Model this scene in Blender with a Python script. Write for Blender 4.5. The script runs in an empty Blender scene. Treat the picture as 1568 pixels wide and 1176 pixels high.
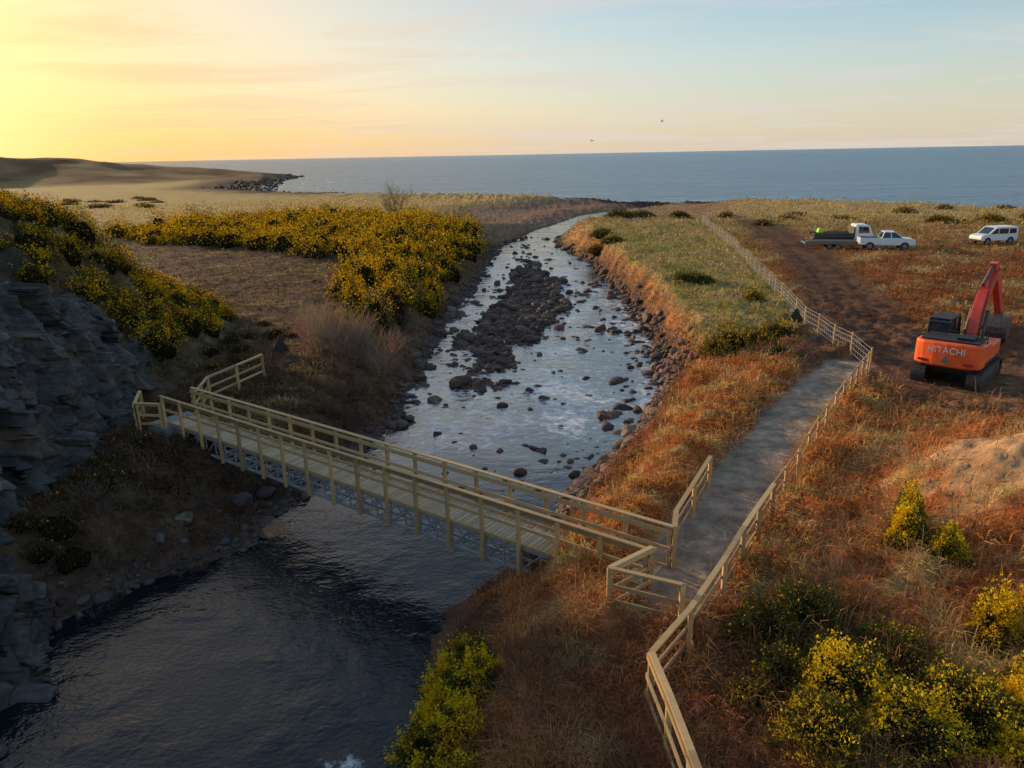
import bpy, bmesh, math, random
import numpy as np
from mathutils import Vector, Matrix
random.seed(7); rng=np.random.default_rng(11)
scene=bpy.context.scene
# ---------------------------------------------------------------- noise
_perm=np.random.default_rng(3).permutation(512).astype(np.int64)
_perm=np.concatenate([_perm,_perm,_perm])
_ga=np.random.default_rng(5).random(512)*2*np.pi
_gx=np.cos(_ga);_gy=np.sin(_ga)
def perlin(x,y):
    x=np.asarray(x,float);y=np.asarray(y,float)
    xi=np.floor(x).astype(np.int64);yi=np.floor(y).astype(np.int64)
    xf=x-xi;yf=y-yi;xi&=511;yi&=511
    u=xf*xf*xf*(xf*(xf*6-15)+10);v=yf*yf*yf*(yf*(yf*6-15)+10)
    def g(a,b,dx,dy):
        h=_perm[_perm[a&511]+(b&511)]
        return _gx[h]*dx+_gy[h]*dy
    n00=g(xi,yi,xf,yf);n10=g(xi+1,yi,xf-1,yf);n01=g(xi,yi+1,xf,yf-1);n11=g(xi+1,yi+1,xf-1,yf-1)
    return (n00*(1-u)+n10*u)*(1-v)+(n01*(1-u)+n11*u)*v
def fbm(x,y,o=4,s=0):
    r=0;a=1;t=0
    for i in range(o):
        r=r+a*perlin(x*2**i+17.3*i+s*31.7,y*2**i-9.1*i+s*12.9);t+=a;a*=.5
    return r/t*1.6
def sm(t,a=0,b=1):
    t=np.clip((t-a)/(b-a),0,1);return t*t*(3-2*t)
def polydist(x,y,pts,closed=False):
    best=np.full(np.shape(x),1e9);side=np.zeros(np.shape(x));par=np.zeros(np.shape(x))
    n=len(pts)
    for i in range(n if closed else n-1):
        ax,ay=pts[i][:2];bx,by=pts[(i+1)%n][:2]
        dx,dy=bx-ax,by-ay;L2=dx*dx+dy*dy
        t=np.clip(((x-ax)*dx+(y-ay)*dy)/L2,0,1)
        d=np.hypot(x-ax-t*dx,y-ay-t*dy)
        m=d<best-1e-9
        s=dx*(y-ay)-dy*(x-ax)
        best=np.where(m,d,best);side=np.where(m,np.sign(s),side);par=np.where(m,i+t,par)
    return best,side,par
def inpoly(x,y,pts):
    r=np.zeros(np.shape(x),bool);n=len(pts)
    for i in range(n):
        ax,ay=pts[i];bx,by=pts[(i+1)%n]
        if ay==by: continue
        c=((ay>y)!=(by>y))&(x<(bx-ax)*(y-ay)/(by-ay)+ax)
        r^=c
    return r
# ---------------------------------------------------------------- layout (metres)
ry=[-30,5,12.7,15.3,18.3,20.3,21.4,22.6,26,29.5,31.6,34,38.6,45,51,56,66,84,93,112,125,138,147,170,175,194,202,208,216]
rL=[-12,-12,-12.4,-12.8,-13,-11.6,-9.9,-8.8,-8.3,-7.2,-6.6,-5.6,-5.4,-5.4,-5.3,-5.2,-4.5,-3,-2.5,-1.5,2,4.8,8.2,15.5,17,31,37,46,48]
rR=[-3.5,-3.3,-2.7,-2.5,-2.1,-.4,.5,1.1,2.4,4.3,5.4,6.6,8.3,9.3,10,10.2,10.5,10,9.8,7.2,8,10.9,13.2,21.5,24,38,44,56,58]
def waterz(y): return -2.5-1.5*np.clip((y-25)/185,0,1)
COAST=[(-178,640),(-160,520),(-115,337),(-75,292),(-42,272),(0,250),(37,217),(51,211),(80,179),(101,148),(140,112),(220,75),(420,40),(420,-80),(-950,-80),(-950,650),(-400,600),(-230,600)]
HILL=[(-14.8,-60),(-14.8,8),(-15.0,15),(-15.8,20),(-16.9,25),(-16.6,28),(-16.9,32),(-16.3,38),(-17.2,45),(-20,52),(-28,57),(-45,60),(-80,66),(-150,82),(-260,110),(-900,200)]
PATH=[(3.6,15.6),(5.8,19.2),(7.9,22.5),(10.9,27.2),(13.9,31.6),(16.2,34.2)]
TRACK=[(16.2,34.2),(19.5,40),(22.5,48),(26,60),(29.5,74),(33,92),(36,112)]
FEN=[(16.7,33.1),(17.3,42.6),(20.3,58.8),(24.8,86),(28.4,111.1)]
HEAD=[(-650,330),(-430,420),(-330,440),(-265,480),(-215,520),(-185,600)]
HEADZ=[24,21,17,11.5,5,-1.5]
def chan(x,y):
    L=np.interp(y,ry,rL);R=np.interp(y,ry,rR)
    w=fbm(x*.35,y*.35,3,2)*.6
    dl=L-x+w;dr=x-R+w
    return dl,dr
def barm(x,y):
    cx=np.interp(y,[40,43,52,63,75,86,92],[-1.6,-1.4,-.9,1.6,2.6,2.2,2]);hw=np.interp(y,[36,44,52,63,75,84,98],[-.5,1.6,2.8,3.2,2.8,1.8,-.5])
    return np.clip(hw-np.abs(x-cx)+2.4*fbm(x*.45,y*.22,3,33),-2,1.2)
def H(x,y,full=False):
    x=np.asarray(x,float);y=np.asarray(y,float)
    dl,dr=chan(x,y);d=np.maximum(dl,dr);wz=waterz(y)
    left=dl>dr
    bw=np.where(left,np.interp(y,[0,15,20,24,28,31,38,53,78,113,150,200],[3,2.2,3,5,5,3,5,6,7,6,6,8]),
                     np.interp(y,[0,12,16,20,28,36,44,86,113,150,200],[3.5,3.5,4,4.4,3.4,2.6,2.4,2.2,5,6,8]))
    n1=fbm(x*.12,y*.12,3,1);n2=fbm(x*.5,y*.5,4,4);n3=fbm(x*1.9,y*1.9,3,6)
    pl=np.where(left,-.45,0.)+n1*.35+n2*.18
    pl=pl-np.clip((y-110)/120,0,1)*1.2-1.7*sm(y,118,150)*sm(d,38,12)
    t=np.clip(d/bw,0,1)
    prof=sm(t)**.85
    up=wz+.02+(pl-wz)*prof+n2*.42*np.sin(np.pi*t)+n3*.10
    bed=wz-.1-.45*sm(-d,0,3)+np.where((y>25)&(y<100),.2*n2+.2*n3,0)
    b=barm(x,y);bed=np.where(b>-1,bed+ .62*sm(b,-1,.8),bed)
    h=np.where(d>0,up,bed)
    hd,hs,hp=polydist(x,y,HILL);w=hd*hs
    w=w+n2*.9
    rock=sm(y,40,34)
    hh_r=np.interp(w,[0,1,5.6,8,12,25],[0,.3,5.2,7.2,8.6,9.6])
    hh_s=np.interp(w,[0,3,5.5,7.5,9,14,30],[0,1.1,2.8,5.5,7.0,8.4,9.2])
    hh=hh_r*rock+hh_s*(1-rock)
    hh=hh*np.clip(1-(-x-60)/260,.3,1)
    h=np.where(w>0,np.maximum(h,-.4)*(1-sm(w,0,3))+sm(w,0,3)*(n1*.8+n2*.4)+hh,h)
    q=((x-15.8)/5.0)**2+((y-16.5)/5.4)**2
    h=h+3.3*np.exp(-q)*(1+.15*n2)+.5*np.exp(-(((x-9.5)/2)**2+((y-11)/3)**2))*(.6+n2)
    zb=sm(x,np.interp(y,ry,rR)+3,np.interp(y,ry,rR)+5)*sm(y,70,40)
    h=h+zb*(np.abs(n2)*.36+n3*.1)
    pd,ps,pp=polydist(x,y,PATH)
    h=h+.38*sm(pd,1.1,1.9)*sm(pd,3.8,2.0)*(.7+n2)
    k=sm(pd,1.7,1.0)
    h=h*(1-k)+k*(.0+n3*.03)
    ex=sm(np.hypot(x-20.2,y-32.3),5.0,3.2);h=h*(1-ex)+ex*(n3*.08+n2*.08)
    h=h+1.1*np.exp(-(((x-25.6)/1.6)**2+((y-37)/1.3)**2))*(1+.5*n3)
    cd,_,_=polydist(x,y,COAST,True);ins=inpoly(x,y,COAST);sd=np.where(ins,cd,-cd)+n1*5
    hc=np.where(sd>0,-4.02+4.0*sm(sd,0,30)+20*sm(sd,22,90),-4.02+sd*.12)
    inriv=(d<0)
    dune=sm(sd,14,26)*sm(sd,60,30)*sm(y,110,150)*.7*(.5+n2)*sm(d,10,40)
    h=np.where(inriv,h,np.minimum(h+dune,np.maximum(hc,-7)))
    gd,_,gp=polydist(x,y,HEAD);hz=np.interp(gp,range(len(HEADZ)),HEADZ)
    ng=fbm(x*.018,y*.018,5,9)
    hl=-4+(hz+4)*np.exp(-(gd/60)**1.6)*(1+.4*ng)+1.5*np.abs(ng)
    h=np.where(ins&(gd<230)&(y>190),np.maximum(h,hl*sm(gd,230,150)-4*(1-sm(gd,230,150))),h)
    if full: return h,d,left,t,sd,w,pd,q,n1,n2,n3,b,np.where(gd<200,hl,-4)
    return h
def lerp(a,b,t): return a*(1-t[...,None])+b*t[...,None]
C=lambda *a:np.array(a,float)
STRAW=C(.46,.315,.125);GREEN=C(.175,.165,.038);BRK=C(.42,.15,.048);MUD=C(.13,.064,.038);PTH=C(.38,.29,.21)
SHG=C(.12,.074,.054);BED=C(.06,.036,.027);SOIL=C(.55,.33,.17);OLV=C(.135,.092,.043);DKB=C(.10,.056,.032);SLT=C(.05,.046,.043)
def colour(x,y):
    h,d,left,t,sd,w,pd,q,n1,n2,n3,b,hl=H(x,y,True)
    e=fbm(x*.9,y*.9,3,12);g=fbm(x*.2,y*.2,4,15);st=fbm(x*.35,y*1.6,3,19)
    bare=np.zeros(x.shape)
    col=lerp(np.broadcast_to(STRAW*.85,x.shape+(3,)),GREEN,sm(g+.5*e,-.25,.5)*.65)
    rf=sm(x,np.interp(y,[33,111],[15.5,27]),np.interp(y,[33,111],[18,31]))*sm(y,28,34)*sm(y,125,95)
    col=lerp(col,BRK*.6,rf*sm(g+.6*e,-.45,.1)*(.35+.65*sm(y,110,60)))
    strip=(1-rf)*(~left)*sm(t,.7,1)*sm(y,34,40)*sm(y,140,110)
    col=lerp(col,lerp(np.broadcast_to(GREEN*1.3,x.shape+(3,)),STRAW*.85,sm(st+.7*e,-.05,.45)),strip*sm(e+g,-.5,.4)*.8)
    br=(~left)*sm(y,44,35)
    col=lerp(col,lerp(np.broadcast_to(BRK,x.shape+(3,)),STRAW*1.05,sm(st+.5*e,.02,.35)),br*(1-rf*.2))
    br2=(~left)*sm(y,17,12)*sm(x,9,6)
    col=lerp(col,C(.17,.078,.044),br2*.7)
    lf=left*sm(y,112,90)
    lc=lerp(np.broadcast_to(DKB*1.1,x.shape+(3,)),STRAW*.6,sm(st+.8*g,.18,.5))
    col=lerp(col,lc,lf);bare=np.maximum(bare,lf*sm(st+.8*g,.4,.05)*(y>38)*.8)
    bank=sm(t,1,.5)*(d>0)
    col=lerp(col,lerp(np.broadcast_to(MUD*1.15,x.shape+(3,)),np.where(left[...,None],OLV,BRK),sm(e+st*.6,-.15,.3)),bank*.85*sm(y,150,110))
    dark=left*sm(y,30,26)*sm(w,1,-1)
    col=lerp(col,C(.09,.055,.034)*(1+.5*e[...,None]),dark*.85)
    sand=sm(y,108,125)*sm(d,42,22)*(d>0)*sm(y,250,235)
    sk_=sand*sm(g+e*.5+left*.5,-.4,.1)
    col=lerp(col,C(.24,.145,.09)*(1+.3*e[...,None]),sk_);bare=np.maximum(bare,sk_)
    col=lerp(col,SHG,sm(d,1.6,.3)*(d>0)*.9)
    bedc=lerp(np.broadcast_to(BED,x.shape+(3,)),SHG*1.15,sm(b,-.6,.6))
    col=np.where((d<=0)[...,None],bedc,col)
    hc=lerp(np.broadcast_to(OLV*.85,x.shape+(3,)),STRAW*.6,sm(e,-.1,.5))
    hc=lerp(hc,SLT,sm(y,40,34)*sm(n2+e,-.2,.2)*.8)
    col=lerp(col,hc,sm(w,-1.0,1.2))
    far=left*sm(y,105,135)*sm(w,2,0)*(1-sand)
    col=lerp(col,STRAW*1.1,far*(.8+.2*np.clip(g,-1,1)))
    farr=(~left)*sm(y,95,125)*(1-sand)
    col=lerp(col,STRAW*1.0,farr*.75)
    td,_,_=polydist(x,y,TRACK);tk=sm(td+e*1.4,3.8,1.8)
    rutt=.7+.35*sm(np.abs(np.abs(td)-1.0),.15,.5)
    col=lerp(col,MUD*((1+.3*n3)*rutt)[...,None],tk*.95);bare=np.maximum(bare,tk)
    ed=np.hypot(x-20.8,(y-34)*.85);ek=sm(ed+e*2,8.2,4.8)
    rut=.75+.35*sm(np.abs(np.mod(ed*1.1+n2,1)-.5),.1,.3)
    col=lerp(col,MUD*1.35*rut[...,None],ek*.9);bare=np.maximum(bare,ek*.97)
    sk=sm(np.hypot((x-13.2)/2.6,(y-18.2)/2.6)+e*.9,1.05,.6)
    col=lerp(col,SOIL*(1+.3*n3[...,None]),sk*.9);bare=np.maximum(bare,sk)
    pc=PTH*(1+.3*e[...,None]+.3*n3[...,None])
    col=lerp(col,pc,sm(pd+e*.45,1.3,.8))
    bwid=np.where(x<-60,40,26)
    beach=sm(sd,bwid,bwid*.5)*sm(sd,-20,2)
    col=lerp(col,SHG*(.9+.5*e[...,None]),beach*(y>60));bare=np.maximum(bare,beach*(y>60))
    head=sm(hl,-3.0,0)*sm(y,200,300)
    col=lerp(col,lerp(np.broadcast_to(C(.30,.185,.085),x.shape+(3,)),C(.16,.085,.045),sm(fbm(x*.05,y*.05,4,50),-.2,.2)),head)
    colour.bare=bare
    return np.clip(col*(1+.3*e[...,None]),.005,.9),d,pd,sd,w,left,q
# ---------------------------------------------------------------- mesh utils
def link(o,parent=None):
    scene.collection.objects.link(o)
    if parent: o.parent=parent
    return o
def npmesh(name,V,F,mat,col=None,smooth=False,parent=None):
    V=np.ascontiguousarray(V,dtype=np.float32);F=np.ascontiguousarray(F,dtype=np.int32);k=F.shape[1]
    me=bpy.data.meshes.new(name);me.vertices.add(len(V));me.vertices.foreach_set('co',V.ravel())
    me.loops.add(F.size);me.loops.foreach_set('vertex_index',F.ravel())
    me.polygons.add(len(F));me.polygons.foreach_set('loop_start',np.arange(0,F.size,k,dtype=np.int32))
    me.polygons.foreach_set('loop_total',np.full(len(F),k,dtype=np.int32))
    if smooth: me.polygons.foreach_set('use_smooth',np.ones(len(F),bool))
    if col is not None:
        a=me.color_attributes.new('Col','FLOAT_COLOR','POINT')
        c=np.ones((len(V),4),np.float32);c[:,:3]=col;a.data.foreach_set('color',c.ravel())
    me.update(calc_edges=True)
    me.materials.append(mat)
    return link(bpy.data.objects.new(name,me),parent)
class Buf:
    def __init__(s): s.v=[];s.f=[]
    def add(s,V,F):
        n=len(s.v);s.v+= [tuple(p) for p in V];s.f+=[tuple(i+n for i in f) for f in F]
    def beam(s,a,b,w,h,up=(0,0,1),taper=1):
        a=Vector(a);b=Vector(b);d=(b-a).normalized();u=Vector(up)
        if abs(d.dot(u))>.98:u=Vector((1,0,0)) if up==(0,0,1) else Vector((0,0,1))
        r=d.cross(u).normalized();u=r.cross(d)
        V=[]
        for p,k in((a,1),(b,taper)):
            for sx,sy in((-1,-1),(1,-1),(1,1),(-1,1)):V.append(p+r*sx*w*k/2+u*sy*h*k/2)
        s.add(V,[(0,1,2,3),(7,6,5,4),(0,4,5,1),(1,5,6,2),(2,6,7,3),(3,7,4,0)])
    def box(s,x0,x1,y0,y1,z0,z1):
        V=[(x0,y0,z0),(x1,y0,z0),(x1,y1,z0),(x0,y1,z0),(x0,y0,z1),(x1,y0,z1),(x1,y1,z1),(x0,y1,z1)]
        s.add(V,[(3,2,1,0),(4,5,6,7),(0,1,5,4),(1,2,6,5),(2,3,7,6),(3,0,4,7)])
    def prism(s,prof,x0,x1,axis='x'):
        n=len(prof);V=[]
        for x in(x0,x1):
            for a,b in prof:V.append((x,a,b) if axis=='x' else (a,x,b) if axis=='y' else (a,b,x))
        F=[tuple(range(n))[::-1],tuple(range(n,2*n))]+[(i,(i+1)%n,n+(i+1)%n,n+i) for i in range(n)]
        s.add(V,F)
    def cyl(s,c,axis,r,l,n=16):
        c=Vector(c);ax={'x':Vector((1,0,0)),'y':Vector((0,1,0)),'z':Vector((0,0,1))}[axis] if isinstance(axis,str) else Vector(axis).normalized()
        p=ax.orthogonal().normalized();q=ax.cross(p);V=[]
        for e in(-.5,.5):
            for i in range(n):
                a=2*math.pi*i/n;V.append(c+ax*l*e+p*r*math.cos(a)+q*r*math.sin(a))
        s.add(V,[tuple(range(n))[::-1],tuple(range(n,2*n))]+[(i,(i+1)%n,n+(i+1)%n,n+i) for i in range(n)])
    def obj(s,name,mat,parent=None,bevel=0,seg=2):
        me=bpy.data.meshes.new(name);me.from_pydata([tuple(p) for p in s.v],[],s.f);me.update()
        bm=bmesh.new();bm.from_mesh(me);bmesh.ops.recalc_face_normals(bm,faces=bm.faces);bm.to_mesh(me);bm.free()
        me.materials.append(mat);o=link(bpy.data.objects.new(name,me),parent)
        if bevel:
            m=o.modifiers.new('b','BEVEL');m.width=bevel;m.segments=seg;m.limit_method='ANGLE'
        return o
def empty(name,loc=(0,0,0),rz=0):
    e=bpy.data.objects.new(name,None);e.location=loc;e.rotation_euler=(0,0,rz);e.empty_display_size=.3;return link(e)
# ---------------------------------------------------------------- materials
def newmat(name):
    m=bpy.data.materials.new(name);m.use_nodes=True;nt=m.node_tree;return m,nt,nt.nodes['Principled BSDF']
def simple(name,c,r=.5,metal=0,spec=.5,var=.15,scale=6,bump=0,coat=0):
    m,nt,b=newmat(name);N=nt.nodes
    tc=N.new('ShaderNodeTexCoord');no=N.new('ShaderNodeTexNoise');no.inputs['Scale'].default_value=scale;no.inputs['Detail'].default_value=5
    nt.links.new(tc.outputs['Object'],no.inputs['Vector'])
    mr=N.new('ShaderNodeMapRange');mr.inputs[1].default_value=.3;mr.inputs[2].default_value=.7;mr.inputs[3].default_value=1-var;mr.inputs[4].default_value=1+var
    nt.links.new(no.outputs[0],mr.inputs[0])
    vm=N.new('ShaderNodeVectorMath');vm.operation='SCALE';vm.inputs[0].default_value=c;nt.links.new(mr.outputs[0],vm.inputs['Scale'])
    nt.links.new(vm.outputs[0],b.inputs['Base Color']);b.inputs['Roughness'].default_value=r;b.inputs['Metallic'].default_value=metal
    b.inputs['Specular IOR Level'].default_value=spec;b.inputs['Coat Weight'].default_value=coat
    if bump:
        bp=N.new('ShaderNodeBump');bp.inputs['Strength'].default_value=bump;bp.inputs['Distance'].default_value=.02
        nt.links.new(no.outputs[0],bp.inputs['Height']);nt.links.new(bp.outputs[0],b.inputs['Normal'])
    return m
def vmat(name,rough=.9,spec=.15,s1=9,var=.45,bump=.5,dist=.08):
    m,nt,b=newmat(name);N=nt.nodes
    at=N.new('ShaderNodeVertexColor');at.layer_name='Col'
    geo=N.new('ShaderNodeNewGeometry')
    no=N.new('ShaderNodeTexNoise');no.inputs['Scale'].default_value=s1;no.inputs['Detail'].default_value=8;no.inputs['Roughness'].default_value=.7
    nt.links.new(geo.outputs['Position'],no.inputs['Vector'])
    mr=N.new('ShaderNodeMapRange');mr.inputs[1].default_value=.3;mr.inputs[2].default_value=.7;mr.inputs[3].default_value=1-var;mr.inputs[4].default_value=1+var
    nt.links.new(no.outputs[0],mr.inputs[0])
    vm=N.new('ShaderNodeVectorMath');vm.operation='SCALE';nt.links.new(at.outputs[0],vm.inputs[0]);nt.links.new(mr.outputs[0],vm.inputs['Scale'])
    nt.links.new(vm.outputs[0],b.inputs['Base Color'])
    bp=N.new('ShaderNodeBump');bp.inputs['Strength'].default_value=bump;bp.inputs['Distance'].default_value=dist
    nt.links.new(no.outputs[0],bp.inputs['Height']);nt.links.new(bp.outputs[0],b.inputs['Normal'])
    b.inputs['Roughness'].default_value=rough;b.inputs['Specular IOR Level'].default_value=spec
    return m
def diffuse(name,trans=0):
    m=bpy.data.materials.new(name);m.use_nodes=True;nt=m.node_tree;N=nt.nodes;N.remove(N['Principled BSDF'])
    at=N.new('ShaderNodeVertexColor');at.layer_name='Col';df=N.new('ShaderNodeBsdfDiffuse');nt.links.new(at.outputs[0],df.inputs[0])
    out=N['Material Output'].inputs[0]
    if trans:
        tr=N.new('ShaderNodeBsdfTranslucent');nt.links.new(at.outputs[0],tr.inputs[0]);mx=N.new('ShaderNodeMixShader');mx.inputs[0].default_value=trans
        nt.links.new(df.outputs[0],mx.inputs[1]);nt.links.new(tr.outputs[0],mx.inputs[2]);nt.links.new(mx.outputs[0],out)
    else: nt.links.new(df.outputs[0],out)
    return m
def wood(name,c1,c2):
    m,nt,b=newmat(name);N=nt.nodes
    geo=N.new('ShaderNodeNewGeometry');no=N.new('ShaderNodeTexNoise');no.inputs['Scale'].default_value=7;no.inputs['Detail'].default_value=6
    nt.links.new(geo.outputs['Position'],no.inputs['Vector'])
    ad=N.new('ShaderNodeMath');ad.operation='MULTIPLY_ADD';ad.inputs[1].default_value=.6;nt.links.new(geo.outputs['Random Per Island'],ad.inputs[0])
    mu=N.new('ShaderNodeMath');mu.operation='MULTIPLY';mu.inputs[1].default_value=.5;nt.links.new(no.outputs[0],mu.inputs[0]);nt.links.new(mu.outputs[0],ad.inputs[2])
    cr=N.new('ShaderNodeValToRGB');cr.color_ramp.elements[0].color=(*c1,1);cr.color_ramp.elements[1].color=(*c2,1);cr.color_ramp.elements[0].position=.1;cr.color_ramp.elements[1].position=.9
    nt.links.new(ad.outputs[0],cr.inputs[0]);nt.links.new(cr.outputs[0],b.inputs['Base Color']);b.inputs['Roughness'].default_value=.75
    bp=N.new('ShaderNodeBump');bp.inputs['Strength'].default_value=.3;bp.inputs['Distance'].default_value=.01
    nt.links.new(no.outputs[0],bp.inputs['Height']);nt.links.new(bp.outputs[0],b.inputs['Normal'])
    return m
M_ground=vmat('ground_soil_grass',.95,.1,2.2,.5,1,.2)
M_leaf=diffuse('foliage',.25)
M_grass=diffuse('grass_blades',.3)
M_twig=diffuse('twigs')
M_rock=vmat('river_stone',.75,.3,4,.4,.6,.06)
M_wood=wood('fence_timber',(.28,.175,.075),(.62,.42,.19))
M_deck=wood('deck_timber',(.34,.24,.14),(.58,.43,.27))
M_galv=simple('galvanised_steel',(.42,.46,.50),.45,.4,scale=4)
M_white=simple('white_paint',(.75,.76,.78),.3,coat=.4,var=.06)
M_orange=simple('orange_paint',(.92,.13,.025),.45,coat=.1,var=.18,scale=2)
M_red=simple('red_orange_paint',(.70,.06,.03),.4,coat=.2,var=.15)
M_black=simple('black_rubber',(.025,.025,.027),.7,var=.3)
M_glass=simple('dark_glass',(.02,.03,.035),.08,var=.1,spec=.8)
M_steel=simple('track_steel',(.10,.085,.075),.6,.4,var=.4,scale=9)
M_grey=simple('grey_panel',(.2,.2,.2),.6)
M_hv=simple('hi_vis',(.45,.75,.05),.7)
# ---------------------------------------------------------------- terrain
def axis(c0,c1,step,lo,hi,g):
    a=list(np.arange(c0,c1+1e-6,step))
    s=step;x=a[-1]
    while x<hi: s*=g;x+=s;a.append(x)
    s=step;x=a[0];b=[]
    while x>lo: s*=g;x-=s;b.append(x)
    return np.array(b[::-1]+a)
xs=axis(-21,21,.16,-900,400,1.026);ys=axis(9,40,.16,-60,900,1.016)
X,Y=np.meshgrid(xs,ys);X=X.ravel();Y=Y.ravel()
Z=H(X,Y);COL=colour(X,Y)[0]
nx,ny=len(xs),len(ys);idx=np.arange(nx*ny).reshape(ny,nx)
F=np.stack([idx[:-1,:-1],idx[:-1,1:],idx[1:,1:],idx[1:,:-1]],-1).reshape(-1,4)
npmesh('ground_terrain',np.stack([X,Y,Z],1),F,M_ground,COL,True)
# ---------------------------------------------------------------- water
def watermat(name,base,rough,sc,st,dist,stretch=(1,1,1),foam_glint=False,sc2=None,ior=1.33,lo=.25,base2=None,distort=.3):
    m,nt,b=newmat(name);N=nt.nodes
    geo=N.new('ShaderNodeNewGeometry');mp=N.new('ShaderNodeMapping');mp.inputs['Scale'].default_value=stretch
    nt.links.new(geo.outputs['Position'],mp.inputs[0])
    no=N.new('ShaderNodeTexNoise');no.inputs['Scale'].default_value=sc;no.inputs['Detail'].default_value=4;no.inputs['Distortion'].default_value=distort
    nt.links.new(mp.outputs[0],no.inputs['Vector'])
    n2=N.new('ShaderNodeTexNoise');n2.inputs['Scale'].default_value=sc2 or sc*.15;n2.inputs['Detail'].default_value=3;nt.links.new(mp.outputs[0],n2.inputs['Vector'])
    mul=N.new('ShaderNodeMath');mul.operation='MULTIPLY';nt.links.new(no.outputs[0],mul.inputs[0])
    mr=N.new('ShaderNodeMapRange');mr.inputs[1].default_value=.35;mr.inputs[2].default_value=.65;mr.inputs[3].default_value=lo;mr.inputs[4].default_value=1.2;nt.links.new(n2.outputs[0],mr.inputs[0])
    nt.links.new(mr.outputs[0],mul.inputs[1])
    bp=N.new('ShaderNodeBump');bp.inputs['Strength'].default_value=st;bp.inputs['Distance'].default_value=dist
    nt.links.new(mul.outputs[0],bp.inputs['Height']);nt.links.new(bp.outputs[0],b.inputs['Normal'])
    b.inputs['Base Color'].default_value=(*base,1);b.inputs['Roughness'].default_value=rough;b.inputs['IOR'].default_value=ior
    if base2:
        r2=N.new('ShaderNodeMapRange');r2.inputs[1].default_value=.38;r2.inputs[2].default_value=.62;nt.links.new(n2.outputs[0],r2.inputs[0])
        mx=N.new('ShaderNodeMix');mx.data_type='RGBA';mx.inputs[6].default_value=(*base,1);mx.inputs[7].default_value=(*base2,1);nt.links.new(r2.outputs[0],mx.inputs[0]);nt.links.new(mx.outputs[2],b.inputs['Base Color'])
    if foam_glint:
        f=N.new('ShaderNodeTexNoise');f.inputs['Scale'].default_value=2.0;f.inputs['Detail'].default_value=9;f.inputs['Roughness'].default_value=.75
        nt.links.new(geo.outputs['Position'],f.inputs['Vector'])
        at=N.new('ShaderNodeVertexColor');at.layer_name='Col'
        sx=N.new('ShaderNodeSeparateColor');nt.links.new(at.outputs[0],sx.inputs[0])
        a=N.new('ShaderNodeMath');a.operation='MULTIPLY_ADD';a.inputs[1].default_value=.28;nt.links.new(sx.outputs[0],a.inputs[0]);nt.links.new(f.outputs[0],a.inputs[2])
        m2=N.new('ShaderNodeMapRange');m2.inputs[1].default_value=.70;m2.inputs[2].default_value=.88;nt.links.new(a.outputs[0],m2.inputs[0])
        mx=N.new('ShaderNodeMix');mx.data_type='RGBA';mx.inputs[6].default_value=(*base,1);mx.inputs[7].default_value=(.8,.8,.82,1)  # white base colour: rapids foam plus painted-in bright sky reflections
        nt.links.new(m2.outputs[0],mx.inputs[0]);nt.links.new(mx.outputs[2],b.inputs['Base Color'])
        m3=N.new('ShaderNodeMapRange');m3.inputs[3].default_value=rough;m3.inputs[4].default_value=.6;nt.links.new(m2.outputs[0],m3.inputs[0]);nt.links.new(m3.outputs[0],b.inputs['Roughness'])
        m4=N.new('ShaderNodeMapRange');m4.inputs[3].default_value=1.33;m4.inputs[4].default_value=3.2;nt.links.new(sx.outputs[1],m4.inputs[0]);nt.links.new(m4.outputs[0],b.inputs['IOR'])
        n3=N.new('ShaderNodeTexNoise');n3.inputs['Scale'].default_value=6.5;n3.inputs['Detail'].default_value=3;nt.links.new(mp.outputs[0],n3.inputs['Vector'])
        am=N.new('ShaderNodeMath');am.operation='MULTIPLY_ADD';am.inputs[1].default_value=.16;nt.links.new(n3.outputs[0],am.inputs[0]);nt.links.new(mul.outputs[0],am.inputs[2]);nt.links.new(am.outputs[0],bp.inputs['Height'])
    return m
M_sea=watermat('sea_water',(.025,.11,.20),.25,.35,1,2.4,(.45,1.8,1),ior=1.33,sc2=.02,lo=.6,base2=(.07,.20,.30))
M_riv=watermat('river_water',(.006,.009,.012),.03,1.1,.5,.17,(1,1.3,1),True,ior=1.36,lo=.06,sc2=.28,distort=.15)
S=60000
npmesh('sea',[(-S,-200,-4.0),(S,-200,-4.0),(S,S,-4.0),(-S,S,-4.0)],[(0,1,2,3)],M_sea)
wy=np.concatenate([np.arange(-20,100,.5),np.arange(100,214,2)]);tt=np.linspace(0,1,25)
L=np.interp(wy,ry,rL)-1.6;R=np.interp(wy,ry,rR)+1.6
WX=(L[:,None]+(R-L)[:,None]*tt).ravel();WY=np.repeat(wy,25);WZ=waterz(WY)+.005
WZ=np.where(WY>205,np.maximum(WZ,-3.99),WZ)
idx=np.arange(len(WX)).reshape(len(wy),25)
F=np.stack([idx[:-1,:-1],idx[:-1,1:],idx[1:,1:],idx[1:,:-1]],-1).reshape(-1,4)
rap=np.clip(fbm(WX*.25,WY*.12,3,70)+.5,0,1)
fo=np.clip(sm(WY,26,34)*sm(WY,130,90)*(.45+.6*rap)+.95*np.exp(-((WX+3.6)**2+(WY-12.6)**2)/.8),0,1)
sh=sm(WY,23,36)*.95+.05
npmesh('river',np.stack([WX,WY,WZ],1),F,M_riv,np.stack([fo,sh,fo*0],1),True)
VV=[];FF=[];Cc=np.array(COAST[1:12],float);k=0
seg=np.hypot(*np.diff(Cc,axis=0).T);s=np.concatenate([[0],np.cumsum(seg)]);S_=np.arange(0,s[-1],1.5)
px_=np.interp(S_,s,Cc[:,0]);py_=np.interp(S_,s,Cc[:,1]);tx=np.gradient(px_);ty=np.gradient(py_);ln=np.hypot(tx,ty);nx_,ny_=-ty/ln,tx/ln
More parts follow.
